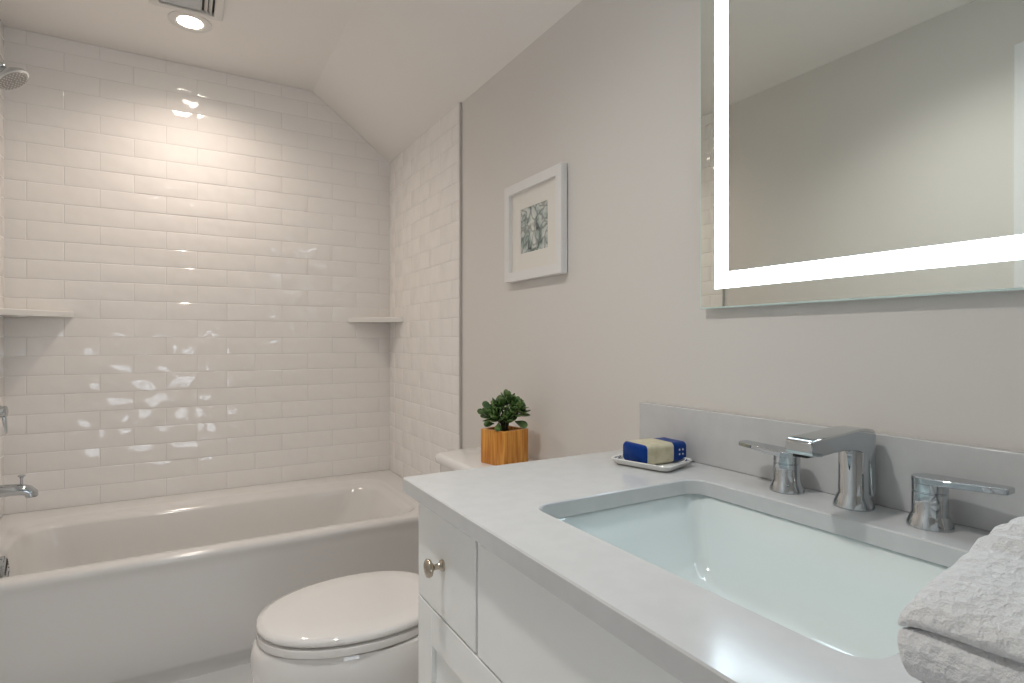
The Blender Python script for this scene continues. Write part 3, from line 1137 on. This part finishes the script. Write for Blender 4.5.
def soaploops(x0, x1, grow, ends=(True, True)):
    out = []
    n = 6

    def ring(x, s):
        pts = rr(0, 0, ly * s + grow, lz / 2 * s + grow, 0.009, 0, n)
        return [(x, p[0], lz / 2 + 0.0012 + p[1]) for p in pts]
    if ends[0]:
        out += [ring(x0, 0.86), ring(x0 + 0.002, 0.94), ring(x0 + 0.006, 1.0)]
    else:
        out += [ring(x0, 1.0)]
    if ends[1]:
        out += [ring(x1 - 0.006, 1.0), ring(x1 - 0.002, 0.94), ring(x1, 0.86)]
    else:
        out += [ring(x1, 1.0)]
    return out


b = new()
loft(b, soaploops(-lx, lx, 0))
link('wrapper', b, 'blue', so, smooth=50)
b = new()
loft(b, soaploops(-lx + 0.0075, 0.018, 0.0007, (False, False)))
link('paper_band', b, 'band', so, smooth=50)
M['silver'] = mat('silver_print', (0.55, 0.60, 0.72), 0.4)
b = new()
for i in range(2):
    for j in range(2):
        lathe(b, [(0.0022, -ly - 0.0002), (0.0018, -ly - 0.0006)], 10, 'y', (0.034 + i * 0.009, 0, lz * 0.42 + j * 0.009))
link('printed_dots', b, 'silver', so)

# ------------------------------------------------------------------ towel, folded in layers on the near end of the counter
def towel():
    bm = new()
    # zig-zag fold: the section lies in (x, z) with its folds at the front, and runs along y
    lay = [0.0115, 0.0335, 0.0555, 0.0775]
    xb = 0.74
    pts = []

    def run(xa, xe, z, n):
        for i in range(n):
            pts.append((xa + (xe - xa) * i / (n - 1), z))

    def turn(xc, za, ze, side, n=9):
        for i in range(1, n):
            a = -PI / 2 + PI * i / n
            pts.append((xc + side * (ze - za) / 2 * 1.05 * math.cos(a), (za + ze) / 2 + (ze - za) / 2 * math.sin(a)))
    run(0.404, xb, lay[0], 18)
    turn(xb, lay[0], lay[1], 1)
    run(xb, 0.424, lay[1], 18)
    turn(0.424, lay[1], lay[2], -1)
    run(0.424, xb, lay[2], 18)
    turn(xb, lay[2], lay[3], 1)
    run(xb, 0.452, lay[3], 60)
    for i in range(1, 7):
        a = PI / 2 * i / 6
        pts.append((0.452 - 0.036 * math.sin(a), lay[3] - 0.0105 * (1 - math.cos(a)) * 1.4))
    T = 0.0105
    m = len(pts)
    prof = []
    for i in range(m):
        p0, p1 = pts[max(i - 1, 0)], pts[min(i + 1, m - 1)]
        dx, dz = p1[0] - p0[0], p1[1] - p0[1]
        l = math.hypot(dx, dz) or 1
        prof.append((pts[i][0], pts[i][1], -dz / l, dx / l))
    ring = [(x + nx * T, z + nz * T) for x, z, nx, nz in prof] + [(x - nx * T, z - nz * T) for x, z, nx, nz in reversed(prof)]
    n = len(ring)
    ny = 40
    ya, yb_ = 0.196, -0.10
    rows = []
    for i in range(ny + 1):
        f = i / ny
        row = []
        for x, z in ring:
            e = f * (ya - yb_)
            # each layer's end lies a little differently; the ends are soft
            lift = noise.noise(Vector((x * 7, z * 40, 3.3))) * 0.007
            y = ya + lift + (yb_ - ya - lift) * f
            zz = z + 0.0035 * noise.noise(Vector((x * 11, y * 11, z * 25))) * min(1, z / 0.03)
            if z > 0.062:
                zz -= 0.010 * math.exp(-e / 0.012)
                k = max(0.0, min(1.0, (x - 0.475) / 0.03))
                zz += k * ((0.0058 - 0.0035 * math.exp(-e / 0.03)) * math.sin((x + 0.035 * math.sin(y * 9)) * 2 * PI / 0.030) + 0.004)
                zz += 0.017 * max(0.0, min(1.0, (x - 0.425) / 0.11))
            xx = x + 0.004 * noise.noise(Vector((y * 9, z * 45, 9.0)))
            row.append(bm.verts.new((xx, y, max(zz, 0.0012))))
        rows.append(row)
    for a, c in zip(rows, rows[1:]):
        for j in range(n):
            bm.faces.new((a[j], a[(j + 1) % n], c[(j + 1) % n], c[j]))
    h = n // 2
    for row, flip in ((rows[0], 1), (rows[-1], 0)):
        for j in range(h - 1):
            q = (row[j], row[j + 1], row[n - 2 - j], row[n - 1 - j])
            bm.faces.new(q if flip else q[::-1])
    return bm


tw = link('hand_towel', towel(), 'towel', smooth=180, loc=(0, 0, ZK + 0.0005), sub=1)
tag(tw, 'folded white terry towel on the near end of the quartz counter', 'towel')
